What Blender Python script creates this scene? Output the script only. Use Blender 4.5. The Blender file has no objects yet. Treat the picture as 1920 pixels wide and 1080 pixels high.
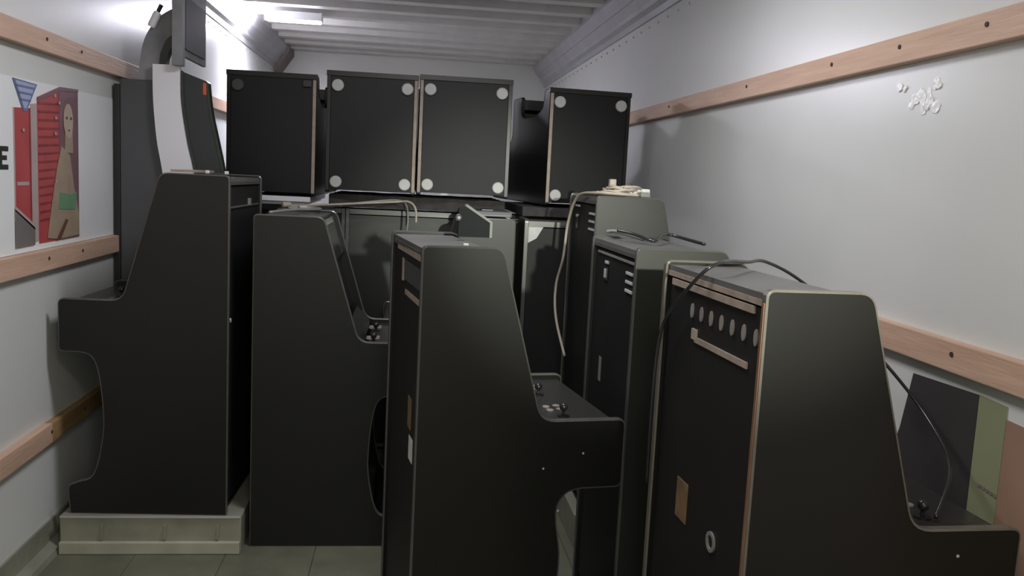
import bpy, bmesh, math, random
from mathutils import Vector, Matrix
random.seed(7)
C = bpy.context.scene.collection
sc = bpy.context.scene

# ------------------------------------------------------------------ camera
CAM_Z = 1.2962
YAW, PITCH, ROLL = 0.1214, 0.1234, 0.0495
cy, sy, cp, sp = math.cos(YAW), math.sin(YAW), math.cos(PITCH), math.sin(PITCH)
F = Vector((sy*cp, cy*cp, -sp)); R0 = Vector((cy, -sy, 0)); U0 = R0.cross(F)
R = R0*math.cos(ROLL) + U0*math.sin(ROLL); U = U0*math.cos(ROLL) - R0*math.sin(ROLL)
cd = bpy.data.cameras.new('camera'); cam = bpy.data.objects.new('camera', cd); C.objects.link(cam)
cd.sensor_width = 36.0; cd.lens = 1646.3/1920*36; cd.clip_start = 0.02
M = Matrix.Identity(4)
for i in range(3):
    M[i][0] = R[i]; M[i][1] = U[i]; M[i][2] = -F[i]
M[2][3] = CAM_Z
cam.matrix_world = M
sc.camera = cam

# ------------------------------------------------------------------ world, lights, exposure
sc.view_settings.view_transform = 'Standard'; sc.view_settings.look = 'None'
sc.view_settings.gamma = 1.0; sc.view_settings.use_curve_mapping = False
sc.view_settings.exposure = 0.0
w = bpy.data.worlds.new('world'); sc.world = w; w.use_nodes = True
w.node_tree.nodes['Background'].inputs[0].default_value = (0.80, 0.84, 0.74, 1)
w.node_tree.nodes['Background'].inputs[1].default_value = 0.5

def area(name, loc, target, sx, sy_, power, col):
    l = bpy.data.lights.new(name, 'AREA'); l.shape = 'RECTANGLE'; l.size = sx; l.size_y = sy_
    l.energy = power; l.color = col
    o = bpy.data.objects.new(name, l); C.objects.link(o); o.location = loc
    o.rotation_euler = (Vector(target)-Vector(loc)).to_track_quat('-Z', 'Y').to_euler()
    return o
# strip lamp under the roof in the far left part of the box
pl_ = bpy.data.lights.new('strip_lamp_light', 'POINT'); pl_.energy = 11; pl_.color = (0.91, 0.89, 1.0); pl_.shadow_soft_size = 0.035
po_ = bpy.data.objects.new('strip_lamp_light', pl_); C.objects.link(po_); po_.location = (-0.985, 5.98, 2.185)
area('strip_lamp_light', (-0.78, 6.02, 2.222), (-0.60, 5.9, 0), 0.34, 0.07, 27, (0.87, 0.84, 1.0))
# two added fill lights under the roof, out of view, brightening the walls
area('roof_fill_light', (0.12, 2.45, 2.24), (0.12, 2.45, 0), 0.5, 0.3, 20, (0.95, 0.94, 1.0))
area('roof_fill_light', (0.10, 0.25, 2.22), (0.2, 0.6, 0), 0.5, 0.3, 13, (1.0, 0.93, 0.86))
# added narrow spot behind the photographer, brightening mainly the farther cabinets
sl_ = bpy.data.lights.new('added_spot', 'SPOT'); sl_.energy = 500; sl_.color = (0.97, 1.0, 0.88)
sl_.spot_size = math.radians(20); sl_.spot_blend = 0.9; sl_.shadow_soft_size = 0.03
so_ = bpy.data.objects.new('added_spot', sl_); C.objects.link(so_); so_.location = (0.75, -0.9, 1.62)
so_.rotation_euler = (Vector((0.45, 3.5, 0.98))-Vector((0.75, -0.9, 1.62))).to_track_quat('-Z', 'Y').to_euler()
# daylight through the open rear door, behind the photographer
area('door_light', (0.25, -1.75, 1.45), (0.3, 3.0, 1.2), 1.7, 1.5, 15, (1.0, 0.97, 0.85))

# ------------------------------------------------------------------ materials
def mat(name, col, rough=0.5, metal=0.0, spec=0.5, noise=None, nscale=8.0, bump=0.0, bscale=60.0, coat=0.0, emit=None, stretch=None):
    m = bpy.data.materials.new(name); m.use_nodes = True
    nt = m.node_tree; b = nt.nodes['Principled BSDF']
    b.inputs['Base Color'].default_value = (*col, 1); b.inputs['Roughness'].default_value = rough
    b.inputs['Metallic'].default_value = metal; b.inputs['Specular IOR Level'].default_value = spec
    b.inputs['Coat Weight'].default_value = coat
    tc = nt.nodes.new('ShaderNodeTexCoord'); mp = nt.nodes.new('ShaderNodeMapping')
    nt.links.new(tc.outputs['Object'], mp.inputs[0])
    if stretch: mp.inputs['Scale'].default_value = stretch
    if noise:
        n = nt.nodes.new('ShaderNodeTexNoise'); n.inputs['Scale'].default_value = nscale; n.inputs['Detail'].default_value = 5
        r = nt.nodes.new('ShaderNodeValToRGB'); r.color_ramp.elements[0].position = 0.3; r.color_ramp.elements[1].position = 0.7
        r.color_ramp.elements[0].color = (*noise, 1); r.color_ramp.elements[1].color = (*col, 1)
        nt.links.new(mp.outputs[0], n.inputs['Vector']); nt.links.new(n.outputs['Fac'], r.inputs[0])
        nt.links.new(r.outputs[0], b.inputs['Base Color'])
    if bump:
        n2 = nt.nodes.new('ShaderNodeTexNoise'); n2.inputs['Scale'].default_value = bscale; n2.inputs['Detail'].default_value = 3
        bp = nt.nodes.new('ShaderNodeBump'); bp.inputs['Strength'].default_value = bump; bp.inputs['Distance'].default_value = 0.004
        nt.links.new(mp.outputs[0], n2.inputs['Vector']); nt.links.new(n2.outputs['Fac'], bp.inputs['Height'])
        nt.links.new(bp.outputs[0], b.inputs['Normal'])
    if emit:
        b.inputs['Emission Color'].default_value = (*emit[0], 1); b.inputs['Emission Strength'].default_value = emit[1]
    return m

WALL = mat('white_wall_lining', (0.72, 0.73, 0.71), 0.30, noise=(0.66, 0.675, 0.655), nscale=1.6, bump=0.12, bscale=3.0, spec=0.5)
CEIL = mat('roof_metal', (0.70, 0.70, 0.69), 0.33, metal=0.1, noise=(0.58, 0.58, 0.57), nscale=6)
RAIL = mat('rail_metal', (0.50, 0.50, 0.53), 0.4, metal=0.3, noise=(0.42, 0.42, 0.45), nscale=5)
RUST = mat('rusty_patch_metal', (0.26, 0.21, 0.21), 0.6, noise=(0.19, 0.15, 0.15), nscale=9)
FLOOR = mat('floor_boards', (0.16, 0.165, 0.115), 0.5, noise=(0.10, 0.105, 0.072), nscale=5, bump=0.3, bscale=30)
LEDGE = mat('wheel_box_metal', (0.34, 0.34, 0.27), 0.42, metal=0.2, noise=(0.24, 0.24, 0.19), nscale=7)
WOOD = mat('pine_slat_wood', (0.66, 0.45, 0.33), 0.55, noise=(0.55, 0.36, 0.26), nscale=6, stretch=(6, 0.7, 9), bump=0.2, bscale=20)
WOOD_Y = mat('yellowed_pine_slat_wood', (0.42, 0.27, 0.12), 0.55, noise=(0.30, 0.19, 0.08), nscale=6, stretch=(6, 0.7, 9), bump=0.2, bscale=20)
BLACK = mat('black_laminate', (0.0105, 0.0100, 0.0090), 0.34, noise=(0.0085, 0.0085, 0.0075), nscale=3, spec=0.35)
LIT_LAM = mat('lit_dark_laminate', (0.026, 0.028, 0.0235), 0.42, noise=(0.021, 0.023, 0.0195), nscale=3, spec=0.4)  # black laminate made lighter, light on the farther cabinets put into the colour
BLACK_IN = mat('black_panel', (0.011, 0.011, 0.011), 0.4, noise=(0.008, 0.008, 0.008), nscale=6)
BLACK_TOP = mat('black_top_laminate', (0.03, 0.03, 0.028), 0.28, noise=(0.024, 0.024, 0.022), nscale=4, spec=0.6)
SHEEN_TOP = mat('sheen_toned_top', (0.13, 0.13, 0.125), 0.35, noise=(0.095, 0.095, 0.09), nscale=5, spec=0.6)  # paler than the black sides: grazing sheen put into the colour
VENT = mat('vent_hole_lining', (0.26, 0.235, 0.22), 0.6, noise=(0.22, 0.20, 0.185), nscale=30)
PLATE = mat('charcoal_plate', (0.011, 0.013, 0.015), 0.5, noise=(0.009, 0.010, 0.012), nscale=8, spec=0.12)
RIMW = mat('pale_plate_rim', (0.22, 0.22, 0.21), 0.5, noise=(0.18, 0.18, 0.17), nscale=20)
BACK = mat('back_board_black', (0.013, 0.012, 0.012), 0.55, noise=(0.009, 0.009, 0.009), nscale=5, spec=0.3)
BASE = mat('base_board_black', (0.012, 0.012, 0.0135), 0.5, noise=(0.0085, 0.009, 0.010), nscale=3, spec=0.25)
TRIM = mat('grey_edge_trim', (0.085, 0.083, 0.077), 0.28, spec=0.7, noise=(0.065, 0.063, 0.06), nscale=20)
TRIM_L = mat('pale_edge_trim', (0.14, 0.13, 0.11), 0.28, spec=0.7, noise=(0.11, 0.10, 0.085), nscale=20)
TRIM_W = mat('copper_edge_trim', (0.26, 0.12, 0.07), 0.38, spec=0.5, noise=(0.18, 0.08, 0.045), nscale=12)
RAW = mat('raw_board_edge', (0.36, 0.29, 0.24), 0.6, noise=(0.27, 0.215, 0.175), nscale=30)
FOOT = mat('pale_round_foot', (0.50, 0.50, 0.49), 0.5, noise=(0.42, 0.42, 0.41), nscale=25)
FOOT_D = mat('dark_round_foot', (0.06, 0.06, 0.06), 0.5, noise=(0.05, 0.05, 0.05), nscale=25)
SHELL = mat('blue_black_shell', (0.026, 0.029, 0.034), 0.45, noise=(0.021, 0.024, 0.028), nscale=4)
LEDGE_L = mat('worn_plate_metal', (0.46, 0.46, 0.38), 0.42, metal=0.1, noise=(0.36, 0.36, 0.29), nscale=9)
GLUE = mat('white_glue_residue', (0.85, 0.85, 0.84), 0.25, noise=(0.78, 0.78, 0.77), nscale=40, bump=0.5, bscale=60)
GLASS = mat('dark_screen_glass', (0.01, 0.01, 0.012), 0.08, spec=0.7, noise=(0.012, 0.012, 0.014), nscale=3)
CORD = mat('black_cord_rubber', (0.022, 0.022, 0.023), 0.25, noise=(0.015, 0.015, 0.016), nscale=20)
CORD_G = mat('grey_cord_rubber', (0.22, 0.22, 0.20), 0.4, noise=(0.18, 0.18, 0.165), nscale=20)
CORD_W = mat('beige_cord_rubber', (0.42, 0.37, 0.30), 0.5, noise=(0.34, 0.30, 0.24), nscale=20)
WHITE = mat('white_plastic', (0.78, 0.78, 0.82), 0.35, noise=(0.74, 0.74, 0.78), nscale=4)
GREYP = mat('dark_grey_shell', (0.075, 0.077, 0.085), 0.45, noise=(0.062, 0.064, 0.07), nscale=4)
FRAME = mat('grey_frame_metal', (0.26, 0.26, 0.275), 0.55, metal=0.0, noise=(0.18, 0.18, 0.195), nscale=10)
SCREEN_G = mat('grey_screen_glass', (0.10, 0.10, 0.105), 0.6, noise=(0.08, 0.08, 0.085), nscale=4)
LAMP = mat('lamp_diffuser', (0.9, 0.9, 0.9), 0.4, emit=((0.95, 0.94, 1.0), 14))
ORANGE = mat('orange_sticker', (0.55, 0.12, 0.05), 0.5, noise=(0.45, 0.09, 0.04), nscale=40)
PAPER = mat('white_sticker', (0.65, 0.64, 0.62), 0.6, noise=(0.58, 0.57, 0.55), nscale=30)
BROWN = mat('brown_label_paper', (0.20, 0.125, 0.06), 0.6, noise=(0.12, 0.075, 0.04), nscale=30)
CLOTH = mat('dark_blanket_cloth', (0.05, 0.045, 0.045), 0.9, noise=(0.03, 0.028, 0.028), nscale=30, bump=0.6, bscale=80)
NAIL = mat('dark_nail_hole', (0.06, 0.035, 0.025), 0.7, noise=(0.04, 0.02, 0.015), nscale=50)
P_WHITE = mat('mural_white_vinyl', (0.88, 0.90, 0.91), 0.38, noise=(0.84, 0.86, 0.87), nscale=3)
P_RED = mat('mural_red', (0.50, 0.085, 0.085), 0.4, noise=(0.42, 0.065, 0.07), nscale=14)
P_RED2 = mat('mural_dark_red', (0.33, 0.055, 0.06), 0.4, noise=(0.20, 0.03, 0.04), nscale=14)
P_PINK = mat('mural_pale_pink', (0.50, 0.40, 0.39), 0.4, noise=(0.44, 0.35, 0.34), nscale=12)
P_MAUVE = mat('mural_mauve', (0.22, 0.12, 0.14), 0.4, noise=(0.18, 0.09, 0.11), nscale=12)
P_SKIN = mat('mural_skin', (0.42, 0.33, 0.24), 0.4, noise=(0.36, 0.27, 0.19), nscale=16)
P_FACE = mat('mural_face', (0.52, 0.42, 0.34), 0.4, noise=(0.47, 0.37, 0.29), nscale=16)
P_GREEN = mat('mural_green_top', (0.17, 0.33, 0.19), 0.4, noise=(0.14, 0.28, 0.16), nscale=16)
P_BROWN = mat('mural_brown', (0.16, 0.08, 0.05), 0.4, noise=(0.12, 0.06, 0.04), nscale=16)
P_GREY = mat('mural_grey', (0.22, 0.20, 0.19), 0.4, noise=(0.18, 0.165, 0.155), nscale=10)
P_BLUE = mat('mural_blue', (0.16, 0.20, 0.38), 0.4, noise=(0.13, 0.17, 0.33), nscale=16)
P_PALEBLUE = mat('mural_pale_blue', (0.42, 0.46, 0.66), 0.4, noise=(0.37, 0.41, 0.61), nscale=16)
P_INK = mat('mural_black_ink', (0.03, 0.04, 0.03), 0.4, noise=(0.02, 0.03, 0.02), nscale=16)
P_DARK = mat('charcoal_flat', (0.055, 0.05, 0.05), 0.45, noise=(0.045, 0.042, 0.042), nscale=5)
P_OLIVE = mat('mural_olive_green', (0.30, 0.32, 0.19), 0.45, noise=(0.27, 0.29, 0.17), nscale=6)
P_TAN = mat('mural_tan', (0.38, 0.24, 0.17), 0.45, noise=(0.33, 0.205, 0.145), nscale=6)

# ------------------------------------------------------------------ helpers
def link(name, bm, m, parent=None, loc=None, smooth=False):
    me = bpy.data.meshes.new(name); bmesh.ops.recalc_face_normals(bm, faces=bm.faces); bm.to_mesh(me); bm.free()
    me.materials.append(m)
    if smooth:
        for p in me.polygons: p.use_smooth = True
    o = bpy.data.objects.new(name, me); C.objects.link(o)
    if parent: o.parent = parent
    if loc: o.location = loc
    return o
def tag(o, label, cat, group=None):
    o['label'] = label; o['category'] = cat
    if group: o['group'] = group
    return o
def thing(name, label, cat, loc=(0, 0, 0), rot=(0, 0, 0), group=None):
    o = bpy.data.objects.new(name, None); C.objects.link(o); o.location = loc; o.rotation_euler = rot
    o.empty_display_size = 0.05
    return tag(o, label, cat, group)
def struct(o):
    o['kind'] = 'structure'; return o
def box(bm, a, b, bevel=0.0):
    v = [bm.verts.new((x, y, z)) for x in (a[0], b[0]) for y in (a[1], b[1]) for z in (a[2], b[2])]
    fs = [bm.faces.new([v[i] for i in q]) for q in ((0, 1, 3, 2), (4, 6, 7, 5), (0, 4, 5, 1), (2, 3, 7, 6), (0, 2, 6, 4), (1, 5, 7, 3))]
    if bevel:
        es = list({e for f in fs for e in f.edges})
        bmesh.ops.bevel(bm, geom=es, offset=bevel, segments=2, affect='EDGES', profile=0.6)
    return bm
def bxo(name, a, b, m, parent=None, bevel=0.0):
    return link(name, box(bmesh.new(), a, b, bevel), m, parent)
def prism(bm, pts, fn, d0, d1):
    """polygon pts (2-D) mapped by fn(p, d) and extruded from d0 to d1"""
    A = [bm.verts.new(fn(p, d0)) for p in pts]; B = [bm.verts.new(fn(p, d1)) for p in pts]
    n = len(pts)
    bm.faces.new(A); bm.faces.new(list(reversed(B)))
    for i in range(n):
        bm.faces.new((A[i], B[i], B[(i+1) % n], A[(i+1) % n]))
    return bm
def cyl(bm, c, r, h, axis='Z', n=20, r2=None, bev=0.0):
    r2 = r if r2 is None else r2
    ax = {'X': Vector((1, 0, 0)), 'Y': Vector((0, 1, 0)), 'Z': Vector((0, 0, 1))}[axis] if isinstance(axis, str) else Vector(axis).normalized()
    q = Vector((0, 0, 1)).rotation_difference(ax); c = Vector(c)
    rings = [(0, r*0.86 if bev else r), (h*0.12, r), (h*0.8, r2), (h, r2*0.86 if bev else r2)]
    vs = [[bm.verts.new(c+q@Vector((rr*math.cos(2*math.pi*i/n), rr*math.sin(2*math.pi*i/n), hh))) for i in range(n)] for hh, rr in rings]
    for a, b in zip(vs, vs[1:]):
        for i in range(n): bm.faces.new((a[i], a[(i+1) % n], b[(i+1) % n], b[i]))
    bm.faces.new(vs[0]); bm.faces.new(vs[-1])
    return bm
def smooth_path(pts, k=8):
    P = [Vector(p) for p in pts]; out = []
    for i in range(len(P)-1):
        p0 = P[max(i-1, 0)]; p1 = P[i]; p2 = P[i+1]; p3 = P[min(i+2, len(P)-1)]
        for j in range(k):
            t = j/k
            out.append(0.5*((2*p1)+(p2-p0)*t+(2*p0-5*p1+4*p2-p3)*t*t+(3*p1-p0-3*p2+p3)*t**3))
    out.append(P[-1]); return out
def tube(bm, pts, r, n=8, k=8):
    P = smooth_path(pts, k) if k else [Vector(p) for p in pts]
    prev = None; rings = []
    up = Vector((0.13, 0.21, 1)).normalized()
    for i, p in enumerate(P):
        t = (P[min(i+1, len(P)-1)]-P[max(i-1, 0)]).normalized()
        s = t.cross(up)
        if s.length < 0.1: s = t.cross(Vector((1, 0.1, 0)))
        if prev is not None and s.dot(prev) < 0: s = -s
        s.normalize(); prev = s; u = s.cross(t)
        rings.append([bm.verts.new(p+r*(math.cos(2*math.pi*j/n)*s+math.sin(2*math.pi*j/n)*u)) for j in range(n)])
    for a, b in zip(rings, rings[1:]):
        for j in range(n): bm.faces.new((a[j], a[(j+1) % n], b[(j+1) % n], b[j]))
    bm.faces.new(rings[0]); bm.faces.new(rings[-1])
    return bm
def fillet(pts):
    """pts: (u, z, radius); returns a polyline with round corners"""
    out = []; n = len(pts)
    for i, (x, y, r) in enumerate(pts):
        p = Vector((x, y)); a = Vector(pts[i-1][:2]); b = Vector(pts[(i+1) % n][:2])
        if r <= 0: out.append(p); continue
        da = (a-p); db = (b-p); la, lb = da.length, db.length; da.normalize(); db.normalize()
        ang = math.acos(max(-1, min(1, da.dot(db))))
        if ang > 3.0: out.append(p); continue
        d = min(r/math.tan(ang/2), la*0.49, lb*0.49)
        A = p+da*d; B = p+db*d
        for k in range(6):
            t = k/5
            out.append((1-t)**2*A+2*t*(1-t)*p+t*t*B)
    return out

# ------------------------------------------------------------------ the box of the truck
XL, XR, ZR, YB, YF = -1.150, 1.174, 2.30, 7.95, -1.6
struct(bxo('wall_left', (XL-0.05, YF, -0.03), (XL, YB, ZR+0.05), WALL))
struct(bxo('wall_right', (XR, YF, -0.03), (XR+0.05, YB, ZR+0.05), WALL))
struct(bxo('wall_back', (XL-0.05, YB, -0.03), (XR+0.05, YB+0.05, ZR+0.05), WALL))
fl = bpy.data.objects.new('floor', None); C.objects.link(fl); struct(fl)
nb = 8; bw = (XR-XL)/nb
for i in range(nb):   # floor laid in long boards
    bxo('floor_board', (XL+i*bw+0.0006, YF, -0.04), (XL+(i+1)*bw-0.0006, YB, 0.0), FLOOR, fl, 0.002)
# roof: skin, then roof bows across
ce = struct(bxo('ceiling', (XL-0.05, YF, ZR+0.05), (XR+0.05, YB+0.05, ZR+0.09), CEIL))
y = 0.60; k = 0
bow = None
while y < YB-0.1:
    if bow is None:
        bm = bmesh.new()
        prism(bm, [(-0.085, 0.05), (-0.05, 0.0), (0.05, 0.0), (0.085, 0.05)], lambda p, d: (d, p[0], ZR+p[1]), -1.06, 1.085)
        o = link('roof_bow', bm, CEIL, ce); bow = o.data; o.location = (0, y, 0)
    else:
        o = bpy.data.objects.new('roof_bow', bow); C.objects.link(o); o.parent = ce; o.location = (0, y, 0)
    # slender crease between bows
    y += 0.345
bm = bmesh.new(); yy = 0.60+0.1725
while yy < YB-0.1:
    prism(bm, [(-0.03, 0.05), (-0.012, 0.026), (0.012, 0.026), (0.03, 0.05)], lambda p, d: (d, yy+p[0], ZR+p[1]), -1.06, 1.085); yy += 0.345
link('roof_crease', bm, CEIL, ce)
# cove rails in both upper corners, stepped like the extrusion in the photo
def rail(name, s, X):
    prof = [(0, 2.12), (0.012, 2.12), (0.016, 2.150), (0.040, 2.165), (0.046, 2.185), (0.075, 2.225), (0.082, 2.225), (0.115, 2.285), (0.115, 2.345), (0, 2.345)]
    bm = bmesh.new(); prism(bm, prof, lambda p, d: (X-s*p[0], d, p[1]), YF, YB)
    o = struct(link(name, bm, RAIL))
    return o
rl = rail('trim_1', -1, XL); rr = rail('trim_2', 1, XR)
rv = None
for X, s, par in ((XL, -1, rl), (XR, 1, rr)):
    for i in range(30):
        bm = bmesh.new(); cyl(bm, (X-s*0.0, 3.0+i*0.16, 2.085), 0.006, 0.004, 'X' if s < 0 else (-1, 0, 0), 8)
        link('rivet', bm, RAIL, par)
# dark stained end of the left rail by the far corner
bm = bmesh.new(); prism(bm, [(0, 2.09), (0.015, 2.09), (0.125, 2.25), (0.125, 2.295), (0, 2.295)], lambda p, d: (XL+0.001+p[0], d, p[1]), 7.62, 7.945)
link('corner_gusset', bm, RUST, rl)
# floor-edge scuff rail on both sides
n = 3
for X, s in ((XL, -1), (XR, 1)):
    bm = bmesh.new(); prism(bm, [(0, 0), (0.045, 0), (0.040, 0.018), (0.012, 0.035), (0.008, 0.10), (0, 0.10)], lambda p, d: (X-s*p[0], d, p[1]), YF, YB)
    struct(link('trim_%d' % n, bm, LEDGE)); n += 1
# pine slats: three rows on each side
hw = 0.0325
slat_rows = [(1.646, 0.030), (0.969, 0.026), (0.4035, 0.026)]
for X, s in ((XL, -1), (XR, 1)):
    for j, (zc, th) in enumerate(slat_rows):
        r = bpy.data.objects.new('trim_%d' % n, None); C.objects.link(r); struct(r); n += 1
        cuts = [YF+0.1, 1.0, 3.3, 5.6, YB-0.1] if s > 0 else [YF+0.1, 0.9, 2.93 if j == 2 else 3.9, 5.9, YB-0.1]
        for a, b in zip(cuts, cuts[1:]):
            m = WOOD_Y if (s < 0 and j == 2 and a > 2.5) else WOOD
            sl = bxo('slat', (min(X, X-s*th), a+0.001, zc-hw), (max(X, X-s*th), b-0.001, zc+hw), m, r, 0.003)
        for yk in ([1.70, 2.02, 2.36, 2.98, 3.9, 4.8] if s > 0 else [1.9, 2.45, 2.92, 3.21, 4.4]):
            bm = bmesh.new(); cyl(bm, (X-s*th, yk, zc+0.006), 0.0055, 0.0025, (-s, 0, 0), 8)
            link('nail_head', bm, NAIL, r)
# wheel boxes
def wheel_box(name, a, b):
    o = struct(bxo(name, a, b, LEDGE, None, 0.004))
    return o
wb = wheel_box('trim_%d' % n, (XL+0.048, 2.915, 0), (-0.522, 4.0, 0.127)); n += 1
bxo('kick_plate', (XL+0.05, 2.897, 0.001), (-0.524, 2.9145, 0.042), LEDGE_L, wb, 0.003)
bxo('top_lip', (XL+0.050, 2.909, 0.121), (-0.524, 2.9145, 0.1268), RAIL, wb, 0.001)
for xx in (-0.97, -0.77, -0.60):
    bxo('bracket_rib', (xx, 2.906, 0.050), (xx+0.006, 2.9145, 0.100), LEDGE, wb)
wb2 = wheel_box('trim_%d' % n, (0.625, 2.96, 0), (XR-0.001, 3.58, 0.118)); n += 1

# ------------------------------------------------------------------ murals on the walls (flat vinyl prints and a charcoal area)
def flat_left(name, pts, m, parent, d=0.0):
    bm = bmesh.new(); prism(bm, pts, lambda p, e: (XL+e, p[0], p[1]), 0.001+d, 0.002+d+0.0004)
    return link(name, bm, m, parent)
mu = thing('wall_mural', 'white printed vinyl mural with red doors and woman on left wall', 'mural', (0, 0, 0))
flat_left('vinyl_sheet', [(0.4, 1.003), (3.81, 1.003), (3.81, 1.530), (2.65, 1.518), (0.4, 1.518)], P_WHITE, mu)
D1, D2, D3, D4 = 0.0016, 0.0032, 0.0048, 0.0064
rd = flat_left('narrow_red_door', [(2.745, 1.10), (2.853, 1.045), (2.853, 1.437), (2.745, 1.432)], P_RED, mu, D1)
flat_left('narrow_door_edge', [(2.738, 1.10), (2.745, 1.10), (2.745, 1.432), (2.738, 1.432)], P_PINK, mu, D1)
flat_left('narrow_door_edge', [(2.845, 1.045), (2.853, 1.045), (2.853, 1.437), (2.845, 1.437)], P_RED2, mu, D2)
flat_left('door_latch', [(2.755, 1.205), (2.835, 1.205), (2.835, 1.216), (2.755, 1.216)], P_PINK, mu, D2)
flat_left('grey_wedge', [(2.735, 1.022), (2.868, 1.022), (2.868, 1.075), (2.735, 1.135)], P_GREY, mu, D3)
flat_left('grey_wedge_edge', [(2.868, 1.068), (2.868, 1.085), (2.735, 1.145), (2.735, 1.130)], P_PINK, mu, D3)
flat_left('pink_post', [(2.856, 1.03), (2.903, 1.03), (2.903, 1.455), (2.856, 1.45)], P_PINK, mu, D1)
wd = flat_left('wide_red_door', [(2.906, 1.022), (3.125, 1.022), (3.125, 1.520), (3.085, 1.522), (2.906, 1.474)], P_RED, mu, D1)
for i in range(15):
    z0 = 1.09+i*0.026
    flat_left('red_slat_line', [(2.912, z0), (3.075, z0+0.008), (3.075, z0+0.014), (2.912, z0+0.007)], P_RED2, mu, D2)
flat_left('door_top_edge', [(2.906, 1.474), (3.085, 1.522), (3.240, 1.528), (3.240, 1.518), (3.085, 1.511), (2.906, 1.462)], P_MAUVE, mu, D3)
flat_left('mauve_backdrop', [(3.075, 1.022), (3.240, 1.022), (3.240, 1.522), (3.075, 1.518)], P_MAUVE, mu, D2)
for yy, zz in ((3.03, 1.485), (3.065, 1.465), (3.035, 1.415), (3.03, 1.365), (2.79, 1.365), (3.03, 1.21)):
    flat_left('white_fleck', [(yy, zz), (yy+0.012, zz), (yy+0.012, zz+0.009), (yy, zz+0.009)], P_PINK, mu, D4)
def ell(cy_, cz, ry, rz, n=18):
    return [(cy_+ry*math.cos(2*math.pi*i/n), cz+rz*math.sin(2*math.pi*i/n)) for i in range(n)]
flat_left('woman_arm', [(2.965, 1.035), (3.01, 1.16), (3.05, 1.26), (3.09, 1.33), (3.16, 1.30), (3.19, 1.20), (3.235, 1.10), (3.235, 1.03), (3.05, 1.026)], P_SKIN, mu, D3)
flat_left('woman_neck', [(3.115, 1.31), (3.185, 1.31), (3.18, 1.40), (3.12, 1.40)], P_SKIN, mu, D3+0.0006)
flat_left('woman_hair', ell(3.158, 1.44, 0.050, 0.052), P_MAUVE, mu, D3-0.0006)
flat_left('woman_face', ell(3.145, 1.415, 0.040, 0.058), P_FACE, mu, D4)
for yy in (3.128, 3.165):
    flat_left('woman_eye', ell(yy, 1.425, 0.007, 0.005, 8), P_BROWN, mu, D4+0.0016)
flat_left('woman_mouth', ell(3.147, 1.385, 0.009, 0.003, 8), P_MAUVE, mu, D4+0.0016)
flat_left('green_top', [(3.055, 1.125), (3.20, 1.118), (3.21, 1.18), (3.165, 1.17), (3.12, 1.175), (3.06, 1.18)], P_GREEN, mu, D4)
flat_left('brown_strap', [(3.03, 1.026), (3.06, 1.026), (3.13, 1.085), (3.11, 1.09)], P_BROWN, mu, D4+0.0016)
tri = flat_left('blue_triangle_sign', [(2.737, 1.516), (2.905, 1.512), (2.825, 1.425), (2.805, 1.425)], P_BLUE, mu, D2)
flat_left('pale_sign_field', [(2.752, 1.511), (2.890, 1.508), (2.822, 1.434), (2.808, 1.434)], P_PALEBLUE, mu, D2+0.0008)
for z0, a, b in ((1.497, 2.757, 2.885), (1.478, 2.772, 2.868), (1.458, 2.788, 2.852)):
    flat_left('blue_sign_band', [(a, z0-0.003), (b, z0-0.003), (b+0.003, z0+0.003), (a-0.003, z0+0.003)], P_BLUE, mu, D3)
bmE = [(2.620, 1.252), (2.700, 1.252), (2.700, 1.266), (2.662, 1.266), (2.662, 1.279), (2.692, 1.279), (2.692, 1.292), (2.662, 1.292), (2.662, 1.304), (2.702, 1.304), (2.702, 1.318), (2.620, 1.318)]
flat_left('letter_e', bmE, P_INK, mu, D1)

def flat_right(name, pts, m, parent, d=0.0):
    bm = bmesh.new(); prism(bm, pts, lambda p, e: (XR-e, p[0], p[1]), 0.001+d, 0.0024+d)
    return link(name, bm, m, parent)
mr = thing('wall_mural', 'charcoal area beside olive and tan printed vinyl, low on the right wall', 'mural', (0, 0, 0))
flat_right('charcoal_field', [(1.632, 0.45), (2.02, 0.45), (1.90, 0.76), (1.868, 0.897), (1.632, 0.905)], P_DARK, mr)  # dark flat area, far edge slanting outwards towards the bottom
flat_right('olive_field', [(1.545, 0.45), (1.630, 0.45), (1.630, 0.906), (1.545, 0.903)], P_OLIVE, mr)
flat_right('tan_field', [(0.95, 0.45), (1.543, 0.45), (1.543, 0.878), (0.95, 0.86)], P_TAN, mr)
for i in range(5):
    flat_right('dark_print_mark', [(1.602-i*0.012, 0.722-i*0.001), (1.594-i*0.012, 0.722-i*0.001), (1.594-i*0.012, 0.729-i*0.001), (1.602-i*0.012, 0.729-i*0.001)], P_GREY, mr, 0.0016)

# ------------------------------------------------------------------ arcade cabinets
T = 0.016
def profile(H, D, B, tw, sb, zd, zu, leg, ul):
    """side outline, closed, starting at the rear bottom corner and running up the back"""
    pts = [(0, 0, 0.008), (0, H, 0.014), (tw, H, 0.032), (sb, zd, 0.05), (D, zd, 0.02), (D, zu, 0.016)]
    body = fillet(pts + [(ul+0.06, zu, 0), (B, 0, 0.006)])
    # drop the two helper points at the end, rebuild the concave leg as a curve
    k = [p for p in body if not (abs(p.x-(ul+0.06)) < 1e-6 and abs(p.y-zu) < 1e-6)]
    base = k[-6:]; top = k[:-6]
    curve = smooth_path([(ul+0.075, zu, 0), (ul+0.035, zu-0.012, 0), (ul+0.012, zu-0.06, 0), (leg, zu-0.17, 0), (leg, zu-0.28, 0), (leg+0.03, zu-0.41, 0), (leg+0.08, zu-0.437, 0), (B+0.004, zu-0.455, 0), (B+0.002, 0.03, 0)], 4)
    return [Vector((p.x, p.y)) for p in top] + [Vector((p.x, p.y)) for p in curve[:-1]] + [Vector((B, 0.004)), Vector((B-0.004, 0))]
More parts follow.
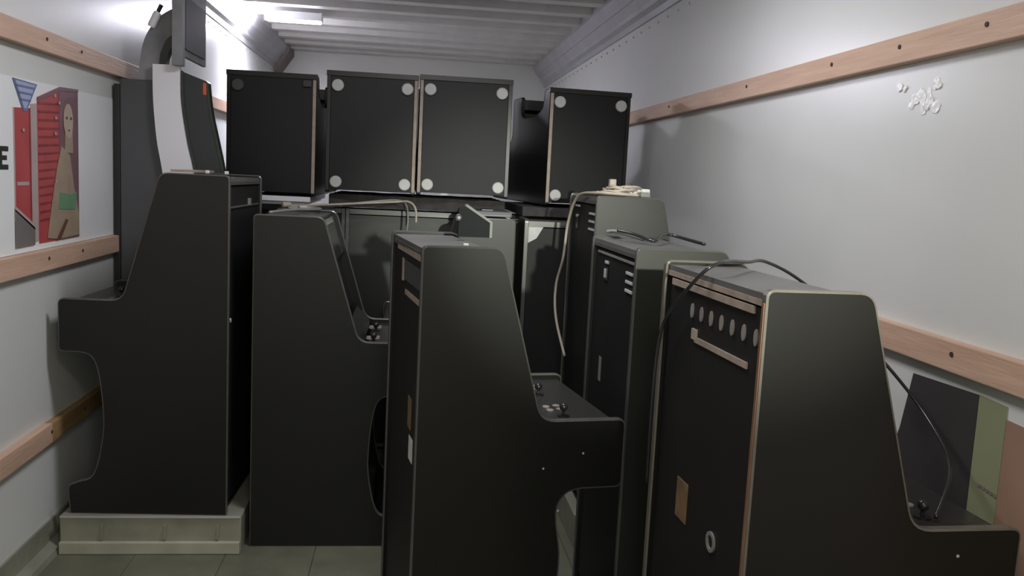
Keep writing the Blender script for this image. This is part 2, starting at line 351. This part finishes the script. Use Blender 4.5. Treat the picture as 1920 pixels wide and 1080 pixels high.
def offset_line(pts, d):
    out = []; n = len(pts)
    for i, p in enumerate(pts):
        a = pts[i-1] if i else pts[i]; b = pts[i+1] if i < n-1 else pts[i]
        t = (b-a); t = t.normalized() if t.length > 1e-9 else Vector((1, 0))
        out.append(p+Vector((t.y, -t.x))*d)
    return out
def strip(name, pts, w0, w1, inset, th, m, parent):
    """board that follows the outline pts between the side panels, inset inwards"""
    a = offset_line(pts, inset); b = offset_line(pts, inset+th)
    bm = bmesh.new()
    rows = [[bm.verts.new((p.x, w, p.y)) for p in q] for q in (a, b) for w in (w0, w1)]
    A0, A1, B0, B1 = rows
    for i in range(len(a)-1):
        bm.faces.new((A0[i], A0[i+1], A1[i+1], A1[i])); bm.faces.new((B0[i], B1[i], B1[i+1], B0[i+1]))
        bm.faces.new((A0[i], B0[i], B0[i+1], A0[i+1])); bm.faces.new((A1[i], A1[i+1], B1[i+1], B1[i]))
    bm.faces.new((A0[0], A1[0], B1[0], B0[0])); bm.faces.new((A0[-1], B0[-1], B1[-1], A1[-1]))
    return link(name, bm, m, parent)
def trim_loop(name, pts, w0, w1, m, parent, out=0.0018, inn=0.0022):
    """T-moulding all round the edge of a side panel"""
    n = len(pts); bm = bmesh.new()
    O = []; I = []
    for i, p in enumerate(pts):
        a = pts[i-1]; b = pts[(i+1) % n]; t = (b-a).normalized(); nrm = Vector((-t.y, t.x))
        O.append(p+nrm*out); I.append(p-nrm*inn)
    ym = (w0+w1)/2
    rows = [[bm.verts.new((p.x, w, p.y)) for p in q] for q, w in ((I, w0), (O, w0+0.002), (O, w1-0.002), (I, w1))]
    for r in range(4):
        a = rows[r]; b = rows[(r+1) % 4]
        for i in range(n):
            j = (i+1) % n
            bm.faces.new((a[i], a[j], b[j], b[i]))
    return link(name, bm, m, parent)
def cabinet(label, loc, rotz, W=0.515, H=1.134, D=0.527, B=0.504, tw=0.20, sb=0.305, zd=0.714, zu=0.540, leg=0.402, ul=0.395,
            name='arcade_cabinet', rot=None, flip=False, trim=TRIM, back_trim=None, group='black arcade cabinets loaded in the truck',
            detail=True, feet=None, lying=False, base_trim=None, side=BLACK, back_m=BACK):
    t = thing(name, label, 'arcade cabinet', loc, rot or (0, 0, rotz), group)
    P = profile(H, D, B, tw, sb, zd, zu, leg, ul)
    # local: x = facing, y = width; flip = the thing stands with its width towards -y
    s = -1 if flip else 1
    def yy(a): return s*a
    for w0, w1 in ((0.0, T), (W-T, W)):
        bm = bmesh.new(); prism(bm, P, lambda p, d: (p.x, yy(d), p.y), w0, w1)
        sp_ = link('side_panel', bm, side, t)
        lo, hi = sorted((yy(w0), yy(w1)))
        trim_loop('edge_trim', P, lo-0.0012, hi+0.0012, trim, sp_)
    a, b = sorted((yy(T), yy(W-T)))
    # boards between the sides
    bd = bxo('back_panel', (0.010, a, 0.03), (0.020, b, H-0.035), back_m, t)
    V = Vector
    strip('top_panel', [V((0.006, H)), V((tw-0.02, H))], a, b, 0.008, 0.014, SHEEN_TOP, t)
    bxo('back_rail', (0.004, a, H-0.030), (0.014, b, H-0.0195), RAW if back_trim else TRIM, t)
    sx = (sb-tw)/(H-zd)
    def slope(z): return V((tw+(H-z)*sx, z))
    strip('marquee', [slope(H-0.012), slope(H-0.15)], a, b, 0.010, 0.010, GLASS, t)
    strip('screen', [slope(H-0.16), slope(zd+0.07)], a, b, 0.034, 0.010, GLASS, t)
    strip('screen_bezel', [slope(zd+0.068), V((sb+0.03, zd+0.004))], a, b, 0.016, 0.010, BLACK_IN, t)
    cpn = strip('control_panel', [V((sb+0.03, zd)), V((D-0.012, zd))], a, b, 0.016, 0.012, BLACK_TOP, t)
    strip('control_apron', [V((D, zd-0.018)), V((D, zu+0.012))], a, b, 0.010, 0.010, BLACK_IN, t)
    strip('control_underside', [V((D-0.01, zu)), V((ul+0.06, zu))], a, b, 0.010, 0.010, BLACK_IN, t)
    ks = [V((p.x, p.y)) for p in smooth_path([(ul+0.05, zu-0.01, 0), (ul+0.012, zu-0.06, 0), (leg, zu-0.17, 0), (leg, zu-0.28, 0), (leg+0.03, zu-0.41, 0)], 3)]
    strip('kick_panel', ks, a, b, 0.014, 0.010, BLACK_TOP, t)
    strip('lower_front_panel', [V((B, 0.075)), V((B, 0.012))], a, b, 0.012, 0.012, BLACK_IN, t)
    bs = bxo('base_panel', (0.012, a, 0.002 if lying else 0.004), (B-0.012, b, 0.014), BASE, t)
    if detail:
        ym = (a+b)/2; zt = zd-0.016
        for q in (-0.11, 0.11):
            bm = bmesh.new(); cyl(bm, (D-0.13, ym+q-0.05, zt), 0.016, 0.003, 'Z', 14); j = link('joystick_base', bm, BLACK_IN, cpn)
            bm = bmesh.new(); cyl(bm, (D-0.13, ym+q-0.05, zt+0.003), 0.004, 0.016, 'Z', 8)
            bmesh.ops.create_uvsphere(bm, u_segments=12, v_segments=8, radius=0.011, matrix=Matrix.Translation((D-0.13, ym+q-0.05, zt+0.024)))
            link('joystick', bm, CORD, cpn, smooth=True)
            for bx_, by_ in ((0, 0.0), (0.03, 0.008), (0, 0.034), (0.03, 0.042)):
                bm = bmesh.new(); cyl(bm, (D-0.15+bx_, ym+q+by_, zt), 0.010, 0.005, 'Z', 12, bev=1); link('button', bm, VENT, cpn)
    if feet:
        for (fu, fw, m) in feet:
            bm = bmesh.new(); cyl(bm, (fu, yy(fw), 0.004), 0.0255, 0.016, (0, 0, -1), 22, bev=1); link('foot', bm, m, bs)
    t['W'] = W
    del t['W']
    return t, bd
def on_back(parent, name, w0, z0, w1, z1, m, th=0.003, W=0.515, oval=False):
    """flat piece on the rear board; w measured from the near side"""
    bm = bmesh.new()
    if oval:
        n = 16; cw, cz, rw, rz = (w0+w1)/2, (z0+z1)/2, abs(w1-w0)/2, abs(z1-z0)/2
        prism(bm, [(cw+rw*math.cos(2*math.pi*i/n), cz+rz*math.sin(2*math.pi*i/n)) for i in range(n)], lambda p, d: (d, p[0], p[1]), 0.010-th, 0.0098)
    else:
        box(bm, (0.010-th, min(w0, w1), min(z0, z1)), (0.0098, max(w0, w1), max(z0, z1)), 0.0008)
    return link(name, bm, m, parent)

# c1: left, on the wheel box, facing the left wall (width runs away from the camera)
c1, b1 = cabinet('black arcade cabinet facing the left wall on the raised wheel box, screen side left', (-0.5727, 2.9211, 0.127), math.pi-0.0359,
    flip=True, tw=0.215, sb=0.335, zd=0.718, zu=0.546, D=0.534, ul=0.40, leg=0.398)
# flipped cabinets have their width towards local -y
bm = bmesh.new(); box(bm, (0.004, -0.485, 1.028), (0.0098, -0.03, 1.034), 0.0005); link('panel_seam', bm, TRIM, b1)
bm = bmesh.new(); box(bm, (0.002, -0.345, 1.03), (0.0098, -0.32, 1.055), 0.001); link('latch', bm, CORD_G, b1)
bm = bmesh.new(); cyl(bm, (0.010, -0.06, 0.655), 0.008, 0.006, (-1, 0, 0), 10); link('bolt', bm, FOOT, b1)
for q in (0.34, 0.0):
    pass

# c2: beside it on the floor, facing right
c2, b2 = cabinet('black arcade cabinet on the floor between the wheel box and the middle cabinet', (-0.5019, 2.964, 0), 0.0,
    tw=0.225, sb=0.350, zd=0.722, H=1.140, leg=0.395)
# c3: middle, nearest of the centre
c3, b3 = cabinet('black arcade cabinet in the middle foreground with vent opening high in its back', (0.0362, 2.0095, 0), 0.1555,
    tw=0.190, sb=0.305, leg=0.372, ul=0.345)
# rear fittings of c3
op = on_back(b3, 'vent_opening', 0.06, 0.985+0.035, 0.33, 1.072, GREYP, 0.0012)
on_back(b3, 'opening_edge', 0.325, 1.015, 0.345, 1.075, RAW, 0.004)
on_back(b3, 'raw_slot', 0.035, 0.985, 0.285, 0.998, RAW, 0.004)
on_back(b3, 'top_raw_bar', 0.03, 1.093, 0.42, 1.110, RAW, 0.006)
on_back(b3, 'torn_label', 0.10, 0.585, 0.155, 0.645, PAPER, 0.002)
on_back(b3, 'brown_label', 0.135, 0.66, 0.185, 0.74, BROWN, 0.002)
# scratches / screws on the near side of c3
sp3 = [c for c in c3.children if c.name.startswith('side_panel')][0]
for u_, z_ in ((0.318, 0.595), (0.42, 0.63), (0.362, 0.485)):
    bm = bmesh.new(); cyl(bm, (u_, 0.0, z_), 0.0028, 0.0012, (0, -1, 0), 8); link('screw', bm, FOOT, sp3)

# c4: right, behind c5
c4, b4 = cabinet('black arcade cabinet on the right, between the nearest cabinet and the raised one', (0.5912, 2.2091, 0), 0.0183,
    tw=0.245, sb=0.325, H=1.134, side=LIT_LAM)
for z_ in (1.058, 1.034, 1.010):
    on_back(b4, 'vent_slot', 0.055, z_-0.004, 0.125, z_+0.004, FOOT, 0.004)
on_back(b4, 'power_inlet', 0.325, 1.010, 0.375, 1.050, CORD, 0.004)
on_back(b4, 'power_switch', 0.338, 1.018, 0.358, 1.044, FOOT, 0.007)
on_back(b4, 'inlet_tab', 0.325, 1.060, 0.362, 1.068, FOOT, 0.005)
on_back(b4, 'top_raw_bar', 0.03, 1.085, 0.46, 1.092, CORD_G, 0.004)
on_back(b4, 'worn_label', 0.345, 0.70, 0.375, 0.775, CORD_G, 0.0015)
# c5: right foreground
c5, b5 = cabinet('largest black arcade cabinet, right foreground, with a row of oval vents in its back', (0.5943, 1.3797, 0), 0.0459,
    tw=0.190, sb=0.310, trim=TRIM_L, back_trim=True, leg=0.40)
on_back(b5, 'raw_top_bar', 0.060, 1.086, 0.470, 1.100, RAW, 0.006)
for i in range(7):
    w_ = 0.048+i*0.0505
    on_back(b5, 'oval_vent', w_-0.0075, 1.031, w_+0.0075, 1.061, VENT, 0.003, oval=True)
on_back(b5, 'raw_slot', 0.073, 0.985, 0.325, 0.997, RAW, 0.004)
on_back(b5, 'slot_end_tab', 0.315, 0.990, 0.340, 1.012, CORD_W, 0.005)
on_back(b5, 'brown_label', 0.302, 0.605, 0.364, 0.690, BROWN, 0.002)
bm = bmesh.new()
nR = 20
for i in range(nR):
    a0 = 2*math.pi*i/nR; a1 = 2*math.pi*(i+1)/nR
    f = [bm.verts.new((0.006, 0.168+r_*math.cos(a_), 0.627+r_*math.sin(a_))) for r_, a_ in ((0.020, a0), (0.020, a1), (0.013, a1), (0.013, a0))]
    g = [bm.verts.new((0.0098, v.co.y, v.co.z)) for v in f]
    bm.faces.new(f); bm.faces.new(g)
    bm.faces.new((f[0], f[1], g[1], g[0])); bm.faces.new((f[3], f[2], g[2], g[3]))
link('round_socket', bm, CORD_G, b5)
sp5 = [c for c in c5.children if c.name.startswith('side_panel')][0]
bxo('copper_rear_edge', (-0.0030, 0.004, 0.02), (0.0, 0.0115, 1.112), TRIM_W, sp5, 0.001)
bm = bmesh.new(); cyl(bm, (0.405, 0.0, 0.665), 0.003, 0.0012, (0, -1, 0), 8); link('screw', bm, FOOT, sp5)
# c6: raised at the right on the wheel box
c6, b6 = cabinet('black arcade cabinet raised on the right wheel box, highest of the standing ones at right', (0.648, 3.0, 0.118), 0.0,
    tw=0.235, sb=0.33, H=1.134, side=LIT_LAM)
for z_ in (1.068, 1.040, 1.012):
    on_back(b6, 'vent_slot', 0.04, z_-0.004, 0.16, z_+0.004, FOOT, 0.004)
on_back(b6, 'power_inlet', 0.36, 1.00, 0.40, 1.05, CORD, 0.004)
on_back(b6, 'power_switch', 0.365, 1.045, 0.405, 1.055, FOOT, 0.005)
on_back(b6, 'inlet_tab', 0.35, 1.085, 0.42, 1.092, FOOT, 0.005)
# c8: behind the middle cabinet, facing left, its side towards the camera
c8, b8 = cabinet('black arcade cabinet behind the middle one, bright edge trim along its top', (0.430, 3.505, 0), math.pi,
    flip=True, tw=0.215, sb=0.31, side=LIT_LAM)
# c7: behind c2 and c8, its rear towards the camera
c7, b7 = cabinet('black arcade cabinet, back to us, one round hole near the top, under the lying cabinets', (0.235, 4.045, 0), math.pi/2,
    tw=0.215, sb=0.31, back_m=LIT_LAM)
bm = bmesh.new(); cyl(bm, (0.010, 0.365, 1.01), 0.010, 0.0015, (-1, 0, 0), 14); link('round_hole', bm, P_INK, b7)
# c9: rear towards the camera, right of c8
c9, b9 = cabinet('black arcade cabinet with its back to us, painted light patch at upper left corner', (0.997, 3.62, 0), math.pi/2,
    tw=0.215, sb=0.31)
bm = bmesh.new(); prism(bm, [(0.497, 1.108), (0.432, 1.108), (0.462, 1.055), (0.497, 1.035)], lambda p, d: (d, p[0], p[1]), 0.008, 0.0098); link('light_patch', bm, FOOT, b9)  # patch of lamp light painted as a pale flat piece
# c10: carries the leftmost lying one
c10, b10 = cabinet('black arcade cabinet with its back to us beneath the leftmost lying cabinet', (-0.2835, 4.05, 0), math.pi/2,
    tw=0.215, sb=0.31)

c11, b11 = cabinet('black arcade cabinet, back to us, deep between the patched and round-holed ones', (0.777, 4.165, 0), math.pi/2,
    tw=0.215, sb=0.31)
bxo('white_edge_strip', (0.0050, 0.5035, 0.86), (0.0098, 0.4985, 1.12), PAPER, b9)
# ---- the four cabinets lying on their backs on top, bases towards us
def lying(label, x0, y0, z0, yaw, W, feet, which_trim, tilt=0.0):
    """x0 = left edge of the base as seen, y0 = plane of the base, z0 = underside"""
    t, bd = cabinet(label, (0, 0, 0), 0, W=W, B=0.508, D=0.514, name='arcade_cabinet', feet=feet, lying=True, group='arcade cabinets lying on top of the row',
                    tw=0.20, sb=0.31, trim=BLACK)
    # local x (facing) -> world +z ; local z (height) -> world +y ; local y (width) -> world +x
    Mx = Matrix(((0, 1, 0, 0), (0, 0, 1, 0), (1, 0, 0, 0), (0, 0, 0, 1)))
    t.matrix_world = Matrix.Translation((x0, y0, z0+0.0035)) @ Matrix.Rotation(yaw, 4, 'Z') @ Matrix.Rotation(tilt, 4, 'Y') @ Mx
    sides = [c for c in t.children if c.name.startswith('side_panel')]
    tr = sides[which_trim]
    bxo('front_lip', (0.495, -0.003, -0.004), (0.5165, W+0.003, 0.020), BLACK, t, 0.001)
    w0 = 0.001 if which_trim == 0 else W-T+0.001
    bm = bmesh.new(); box(bm, (0.012, w0, -0.0075), (0.492, w0+0.014, -0.0035), 0.0008); link('raw_bottom_edge', bm, RAW, tr)
    return t
ZL = 1.186
g = 0.055
def ft(W, ms=(1, 1, 1, 1)):
    pos = ((0.455, 0.045), (0.455, W-0.045), (0.045, 0.045), (0.045, W-0.045))
    mm = {1: FOOT, 2: FOOT_D}
    return [(a_, b_, mm[k_]) for (a_, b_), k_ in zip(pos, ms) if k_]
l1 = lying('leftmost lying black arcade cabinet, base towards us, no pale feet', -0.778, 3.90, 1.176, 0.0, 0.372, ft(0.372, (2, 0, 0, 0)), 1)
l2 = lying('second lying black arcade cabinet from the left, four pale round feet', -0.362, 3.90, 1.199, 0.0, 0.386, ft(0.386), 1)
l3 = lying('third lying black arcade cabinet from the left, four pale feet, touching the second', 0.033, 3.90, 1.205, 0.0, 0.402, ft(0.402), 0)
l4 = lying('rightmost lying black arcade cabinet, turned slightly, pale feet, near right wall', 0.604, 3.90, 1.185, 0.11, 0.375, ft(0.375), 0)
# black latch on the upper right of the leftmost lying base
o = bpy.data.objects.new('x', None)
bm = bmesh.new(); box(bm, (0.462, 0.315, -0.010), (0.492, 0.350, 0.003), 0.002); link('corner_latch', bm, CORD, l1)

# boards and blankets between the lying cabinets and the standing row
z7 = 1.1375
def slab(name, label, cat, a, b, m, bev=0.002, group=None):
    o = bxo(name, a, b, m, None, bev); return tag(o, label, cat, group)
slab('white_board', 'lower white board under the leftmost lying cabinet', 'board', (-0.70, 3.93, 1.1385), (-0.445, 4.6, 1.1515), WHITE, 0.002, 'white boards under the leftmost lying cabinet')
slab('white_board', 'upper white board directly under the leftmost lying cabinet', 'board', (-0.71, 3.91, 1.1525), (-0.425, 4.6, 1.1745), WHITE, 0.002, 'white boards under the leftmost lying cabinet')
def blanket(name, label, x0, x1, y0, y1, z0, z1, m):
    bm = bmesh.new(); nx, ny = 22, 16
    g_ = [[None]*(ny+1) for _ in range(nx+1)]; h_ = [[None]*(ny+1) for _ in range(nx+1)]
    for i in range(nx+1):
        for j in range(ny+1):
            X = x0+(x1-x0)*i/nx; Y = y0+(y1-y0)*j/ny
            e = 0.004*math.sin(X*40)*math.cos(Y*31+X*9)
            front = j == 0
            X2 = X; Y2 = Y+(0.010*math.sin(X*23) if front else 0)
            g_[i][j] = bm.verts.new((X2, Y2, z1-0.004+min(e, 0.0)))
            h_[i][j] = bm.verts.new((X2, Y2, z0))
    for i in range(nx):
        for j in range(ny):
            bm.faces.new((g_[i][j], g_[i+1][j], g_[i+1][j+1], g_[i][j+1])); bm.faces.new((h_[i][j], h_[i][j+1], h_[i+1][j+1], h_[i+1][j]))
    for i in range(nx):
        bm.faces.new((g_[i][0], h_[i][0], h_[i+1][0], g_[i+1][0])); bm.faces.new((g_[i][ny], g_[i+1][ny], h_[i+1][ny], h_[i][ny]))
    for j in range(ny):
        bm.faces.new((g_[0][j], g_[0][j+1], h_[0][j+1], h_[0][j])); bm.faces.new((g_[nx][j], h_[nx][j], h_[nx][j+1], g_[nx][j+1]))
    o = link(name, bm, m, None, smooth=False); return tag(o, label, 'blanket')
blanket('moving_blanket', 'dark folded moving blanket under the two middle lying cabinets', -0.35, 0.432, 3.97, 4.62, z7, 1.197, CLOTH)
blanket('moving_blanket', 'dark folded moving blanket under the rightmost lying cabinet', 0.50, 0.96, 3.86, 4.60, z7, 1.1825, CLOTH)

# ------------------------------------------------------------------ tall curved machine at the left wall
mc = thing('curved_game_machine', 'tall grey and white curved game machine with raised screen by left wall', 'game machine', (0, 0, 0))
bxo('body', (-1.118, 3.60, 0.128), (-0.905, 3.95, 1.606), GREYP, mc, 0.006)
bxo('rear_edge', (-1.140, 3.60, 0.128), (-1.119, 3.93, 1.585), BLACK_IN, mc, 0.002)
def band(name, outer, inner, y0, y1, m, smooth=True):
    A_ = smooth_path([(a_, b_, 0) for a_, b_ in outer], 8); B_ = smooth_path([(a_, b_, 0) for a_, b_ in inner], 8)
    bm = bmesh.new(); n = len(A_)
    q = [[bm.verts.new((p.x, y_, p.y)) for p in L] for L in (A_, B_) for y_ in (y0, y1)]
    a0, a1, b0, b1_ = q
    for i in range(n-1):
        bm.faces.new((a0[i], a0[i+1], b0[i+1], b0[i])); bm.faces.new((a1[i], b1_[i], b1_[i+1], a1[i+1]))
        bm.faces.new((a0[i], a1[i], a1[i+1], a0[i+1])); bm.faces.new((b0[i], b0[i+1], b1_[i+1], b1_[i]))
    bm.faces.new((a0[0], b0[0], b1_[0], a1[0])); bm.faces.new((a0[-1], a1[-1], b1_[-1], b0[-1]))
    return link(name, bm, m, mc)
band('white_side_shell', [(-0.987, 1.664), (-0.985, 1.53), (-0.972, 1.38), (-0.953, 1.27), (-0.92, 1.05), (-0.89, 0.80)],
     [(-0.886, 1.666), (-0.884, 1.53), (-0.862, 1.38), (-0.838, 1.27), (-0.80, 1.05), (-0.77, 0.80)], 3.565, 3.599, WHITE)
band('black_front_shell', [(-0.882, 1.644), (-0.878, 1.53), (-0.856, 1.38), (-0.830, 1.27), (-0.79, 1.05), (-0.76, 0.80)],
     [(-0.790, 1.612), (-0.778, 1.50), (-0.752, 1.38), (-0.729, 1.27), (-0.69, 1.05), (-0.66, 0.80)], 3.58, 3.62, SHELL)
band('black_edge_strip', [(-0.792, 1.614), (-0.780, 1.50), (-0.754, 1.38), (-0.731, 1.27), (-0.692, 1.05), (-0.662, 0.80)],
     [(-0.783, 1.606), (-0.771, 1.50), (-0.745, 1.38), (-0.722, 1.27), (-0.683, 1.05), (-0.653, 0.80)], 3.576, 3.622, P_INK)
band('black_inner_strip', [(-0.884, 1.648), (-0.881, 1.53), (-0.859, 1.38), (-0.833, 1.27), (-0.793, 1.05), (-0.763, 0.80)],
     [(-0.876, 1.644), (-0.872, 1.53), (-0.850, 1.38), (-0.824, 1.27), (-0.784, 1.05), (-0.754, 0.80)], 3.572, 3.58, P_INK)
bxo('orange_sticker', (-0.803, 3.577, 1.560), (-0.790, 3.5795, 1.606), ORANGE, mc)
# arched neck and raised framed screen
band('arched_neck', [(-1.052, 1.60), (-1.042, 1.70), (-1.022, 1.775), (-0.975, 1.845), (-0.915, 1.885), (-0.886, 1.895)],
     [(-0.975, 1.60), (-0.972, 1.69), (-0.962, 1.73), (-0.945, 1.765), (-0.910, 1.79), (-0.886, 1.797)], 3.606, 3.66, FRAME)
band('neck_inner_lining', [(-0.974, 1.60), (-0.971, 1.69), (-0.961, 1.73), (-0.944, 1.765), (-0.909, 1.79), (-0.886, 1.797)],
     [(-0.950, 1.60), (-0.948, 1.675), (-0.941, 1.705), (-0.927, 1.735), (-0.905, 1.76), (-0.886, 1.768)], 3.602, 3.65, P_INK)
bm = bmesh.new(); cyl(bm, (-1.000, 3.592, 1.805), 0.015, 0.062, (0.42, 0, 0.9), 14, bev=1); link('white_knob', bm, WHITE, mc)
bm = bmesh.new(); cyl(bm, (-0.974, 3.592, 1.862), 0.008, 0.030, (0.42, 0, 0.9), 10); link('knob_stem', bm, CORD, mc)
bxo('screen_post', (-0.905, 3.52, 1.66), (-0.866, 3.56, 2.13), FRAME, mc, 0.002)
bxo('screen_frame', (-0.886, 3.56, 1.700), (-0.870, 3.925, 2.13), FRAME, mc, 0.002)
bxo('screen_glass', (-0.870, 3.575, 1.732), (-0.866, 3.895, 1.925), SCREEN_G, mc, 0.001)
bxo('glass_edge', (-0.8665, 3.575, 1.727), (-0.865, 3.895, 1.732), P_INK, mc)

# strip lamp under the roof bows (a thing that gives light)
lm = thing('ceiling_strip_lamp', 'lit white strip lamp under the ribbed roof at far left', 'lamp', (-0.78, 6.02, 2.25))
bm = bmesh.new(); box(bm, (-0.18, -0.045, 0.0), (0.18, 0.045, 0.05), 0.004); link('housing', bm, WHITE, lm)
bm = bmesh.new(); box(bm, (-0.17, -0.036, -0.012), (0.17, 0.036, -0.0005), 0.004); link('diffuser', bm, LAMP, lm)

# ------------------------------------------------------------------ cords, small things
def cord(name, label, pts, r, m, group=None, plug=None):
    bm = bmesh.new(); tube(bm, pts, r, 8, 8); o = link(name, bm, m, None, smooth=True)
    tag(o, label, 'cord', group)
    if plug:
        bm = bmesh.new(); cyl(bm, plug[0], r*2.4, 0.035, plug[1], 12, bev=1); link('plug', bm, m, o)
    return o
zt = 1.1365
cord('power_cord', 'black cord over the top of the nearest right cabinet, hanging by the right wall',
     [(0.562, 1.885, 0.62), (0.560, 1.880, 0.82), (0.560, 1.862, 0.956), (0.562, 1.81, 1.028), (0.566, 1.71, 1.092), (0.578, 1.645, 1.138), (0.612, 1.66, 1.153), (0.66, 1.72, 1.152), (0.73, 1.81, 1.144), (0.80, 1.885, 1.140), (0.90, 1.93, 1.100),
      (1.02, 1.935, 1.015), (1.10, 1.85, 0.911), (1.128, 1.75, 0.839), (1.107, 1.62, 0.785), (1.05, 1.52, 0.765), (0.99, 1.46, 0.712)], 0.0038, CORD)
cord('power_cord', 'pale cord running down the rear corner of the raised right cabinet',
     [(0.80, 3.028, 1.260), (0.72, 3.03, 1.262), (0.66, 3.10, 1.262), (0.632, 3.28, 1.242), (0.620, 3.38, 1.14), (0.612, 3.40, 1.00), (0.596, 3.44, 0.88), (0.596, 3.40, 0.76), (0.625, 3.32, 0.62)], 0.0055, CORD_W)
cord('power_cord', 'dark cord curled on top of the cabinet behind the nearest right one',
     [(0.62, 2.56, 1.16), (0.66, 2.52, 1.153), (0.70, 2.45, 1.140), (0.74, 2.52, 1.150), (0.79, 2.60, 1.152), (0.83, 2.55, 1.143), (0.845, 2.43, 1.138)], 0.0048, CORD)
cord('power_cord', 'pale cord end lying on the cabinet behind the nearest right one',
     [(0.612, 2.66, 1.150), (0.635, 2.62, 1.153), (0.665, 2.56, 1.146), (0.69, 2.52, 1.139)], 0.006, CORD_G)
# beige bundle on top of c6
bu = thing('cord_bundle', 'tangled beige cord bundle with a plug on the raised right cabinet', 'cord', (0.73, 3.14, 1.2535))
for i in range(5):
    a0 = i*1.1; pts = []
    for k_ in range(9):
        a_ = a0+k_*0.75; pts.append((0.05*math.cos(a_)*(1+0.2*i/5)+0.012*i, 0.06*math.sin(a_), 0.008+0.006*i+0.004*math.sin(k_*2)))
    bm = bmesh.new(); tube(bm, pts, 0.0048, 6, 5); link('cord_loop', bm, CORD_W, bu, smooth=True)
bm = bmesh.new(); box(bm, (-0.012, -0.015, 0.024), (0.012, 0.012, 0.060), 0.004); link('plug', bm, CORD_W, bu)
bm = bmesh.new(); box(bm, (0.06, -0.03, 0.001), (0.135, 0.03, 0.030), 0.006); link('paper_scrap', bm, PAPER, bu)
bu2 = bxo('cord_clip', (0.815, 3.05, 1.2535), (0.85, 3.09, 1.272), CORD_G, None, 0.004); tag(bu2, 'small grey clip on top of the raised right cabinet', 'clip')
# cords on the row under the lying cabinets
cord('power_cord', 'beige cord running under the second lying cabinet to the right',
     [(-0.49, 3.63, 1.144), (-0.36, 3.72, 1.150), (-0.20, 3.80, 1.162), (-0.06, 3.86, 1.172), (0.0, 3.84, 1.176), (0.03, 3.80, 1.150), (0.035, 3.79, 1.09)], 0.005, CORD_W, plug=((-0.50, 3.60, 1.149), (1, 0.6, 0.05)))
cord('power_cord', 'grey cord looping over the back of the cabinet with the round hole',
     [(-0.30, 3.88, 1.145), (-0.18, 3.92, 1.165), (-0.05, 3.93, 1.178), (-0.01, 3.90, 1.160), (0.0, 3.87, 1.10), (-0.005, 3.87, 1.02)], 0.0045, CORD_G)
cord('power_cord', 'pale cord along the top of the cabinet beside the wheel box',
     [(-0.46, 3.02, 1.146), (-0.40, 3.2, 1.150), (-0.33, 3.36, 1.148), (-0.36, 3.44, 1.150), (-0.45, 3.40, 1.147)], 0.005, CORD_G, plug=((-0.40, 3.30, 1.152), (1, 0.3, 0)))
fp = bxo('flat_panel', (0.235, 3.60, 1.1375), (0.425, 3.86, 1.160), GREYP, None, 0.003); tag(fp, 'thin dark grey panel lying on the cabinet behind the middle one', 'panel')
bxo('panel_bezel', (0.245, 3.597, 1.141), (0.415, 3.600, 1.146), FRAME, fp)
bxo('panel_foot', (0.30, 3.64, 1.160), (0.35, 3.70, 1.167), CORD, fp, 0.002)
# bracket on top of c3: tilted grey speaker plate with white edge
br = thing('speaker_plate', 'dark grey angled plate with white edge leaning on the middle cabinet top', 'plate', (0.135, 2.36, 1.135), (0, 0, 0.15))
bm = bmesh.new(); prism(bm, [(0.0, 0.0), (0.086, 0.0), (0.086, 0.040), (0.020, 0.082), (0.0, 0.078)], lambda p, d: (p[0], d, p[1]), 0.0, 0.012); link('plate', bm, PLATE, br)
bm = bmesh.new(); prism(bm, [(0.086, 0.0), (0.093, 0.0), (0.093, 0.043), (0.020, 0.089), (0.018, 0.082), (0.086, 0.040)], lambda p, d: (p[0], d, p[1]), -0.004, 0.016); link('white_rim', bm, RIMW, br)
bm = bmesh.new(); cyl(bm, (-0.002, 0.0, 0.052), 0.010, 0.010, (0, -1, 0), 14, bev=1); link('knob', bm, CORD, br)
bm = bmesh.new(); cyl(bm, (-0.002, -0.010, 0.052), 0.004, 0.003, (0, -1, 0), 10); link('knob_cap', bm, FOOT, br)
sc_ = bxo('paper_scrap', (0.130, 2.035, 1.1375), (0.142, 2.045, 1.142), PAPER, None, 0.001); tag(sc_, 'tiny white scrap on the middle cabinet top edge', 'scrap')
# small white bits on c1 and c2 tops
for i, (x_, y_, z_) in enumerate(((-0.60, 2.98, 1.2655), (-0.665, 3.0, 1.2655))):
    o = bxo('foam_bit', (x_, y_, z_-0.0005), (x_+0.012, y_+0.012, z_+0.010), PAPER, None, 0.002)
    tag(o, ('right' if i == 0 else 'left')+' one of two white foam bits on the wheel box cabinet', 'foam bit', 'white foam bits on the left cabinet')
tp = bxo('cardboard_strip', (-0.775, 3.0, 1.2655), (-0.70, 3.3, 1.273), RAW, None, 0.001); tag(tp, 'tan cardboard strip on top of the wheel box cabinet', 'cardboard')
# scuffed glue residue of a torn sticker on the right wall
wr = bpy.data.objects['wall_right']
random.seed(3)
for k_ in range(14):
    yc = 1.98+random.uniform(-0.09, 0.08); zc_ = 1.535+random.uniform(-0.035, 0.035); n = 9; q = random.uniform(0.010, 0.024)
    pts = [(yc+q*random.uniform(0.5, 1.2)*math.cos(2*math.pi*i/n), zc_+q*random.uniform(0.5, 1.1)*math.sin(2*math.pi*i/n)) for i in range(n)]
    bm = bmesh.new(); prism(bm, pts, lambda p, e: (XR-e, p[0], p[1]), 0.0, 0.0012+0.0002*k_); link('glue_residue', bm, GLUE, wr)
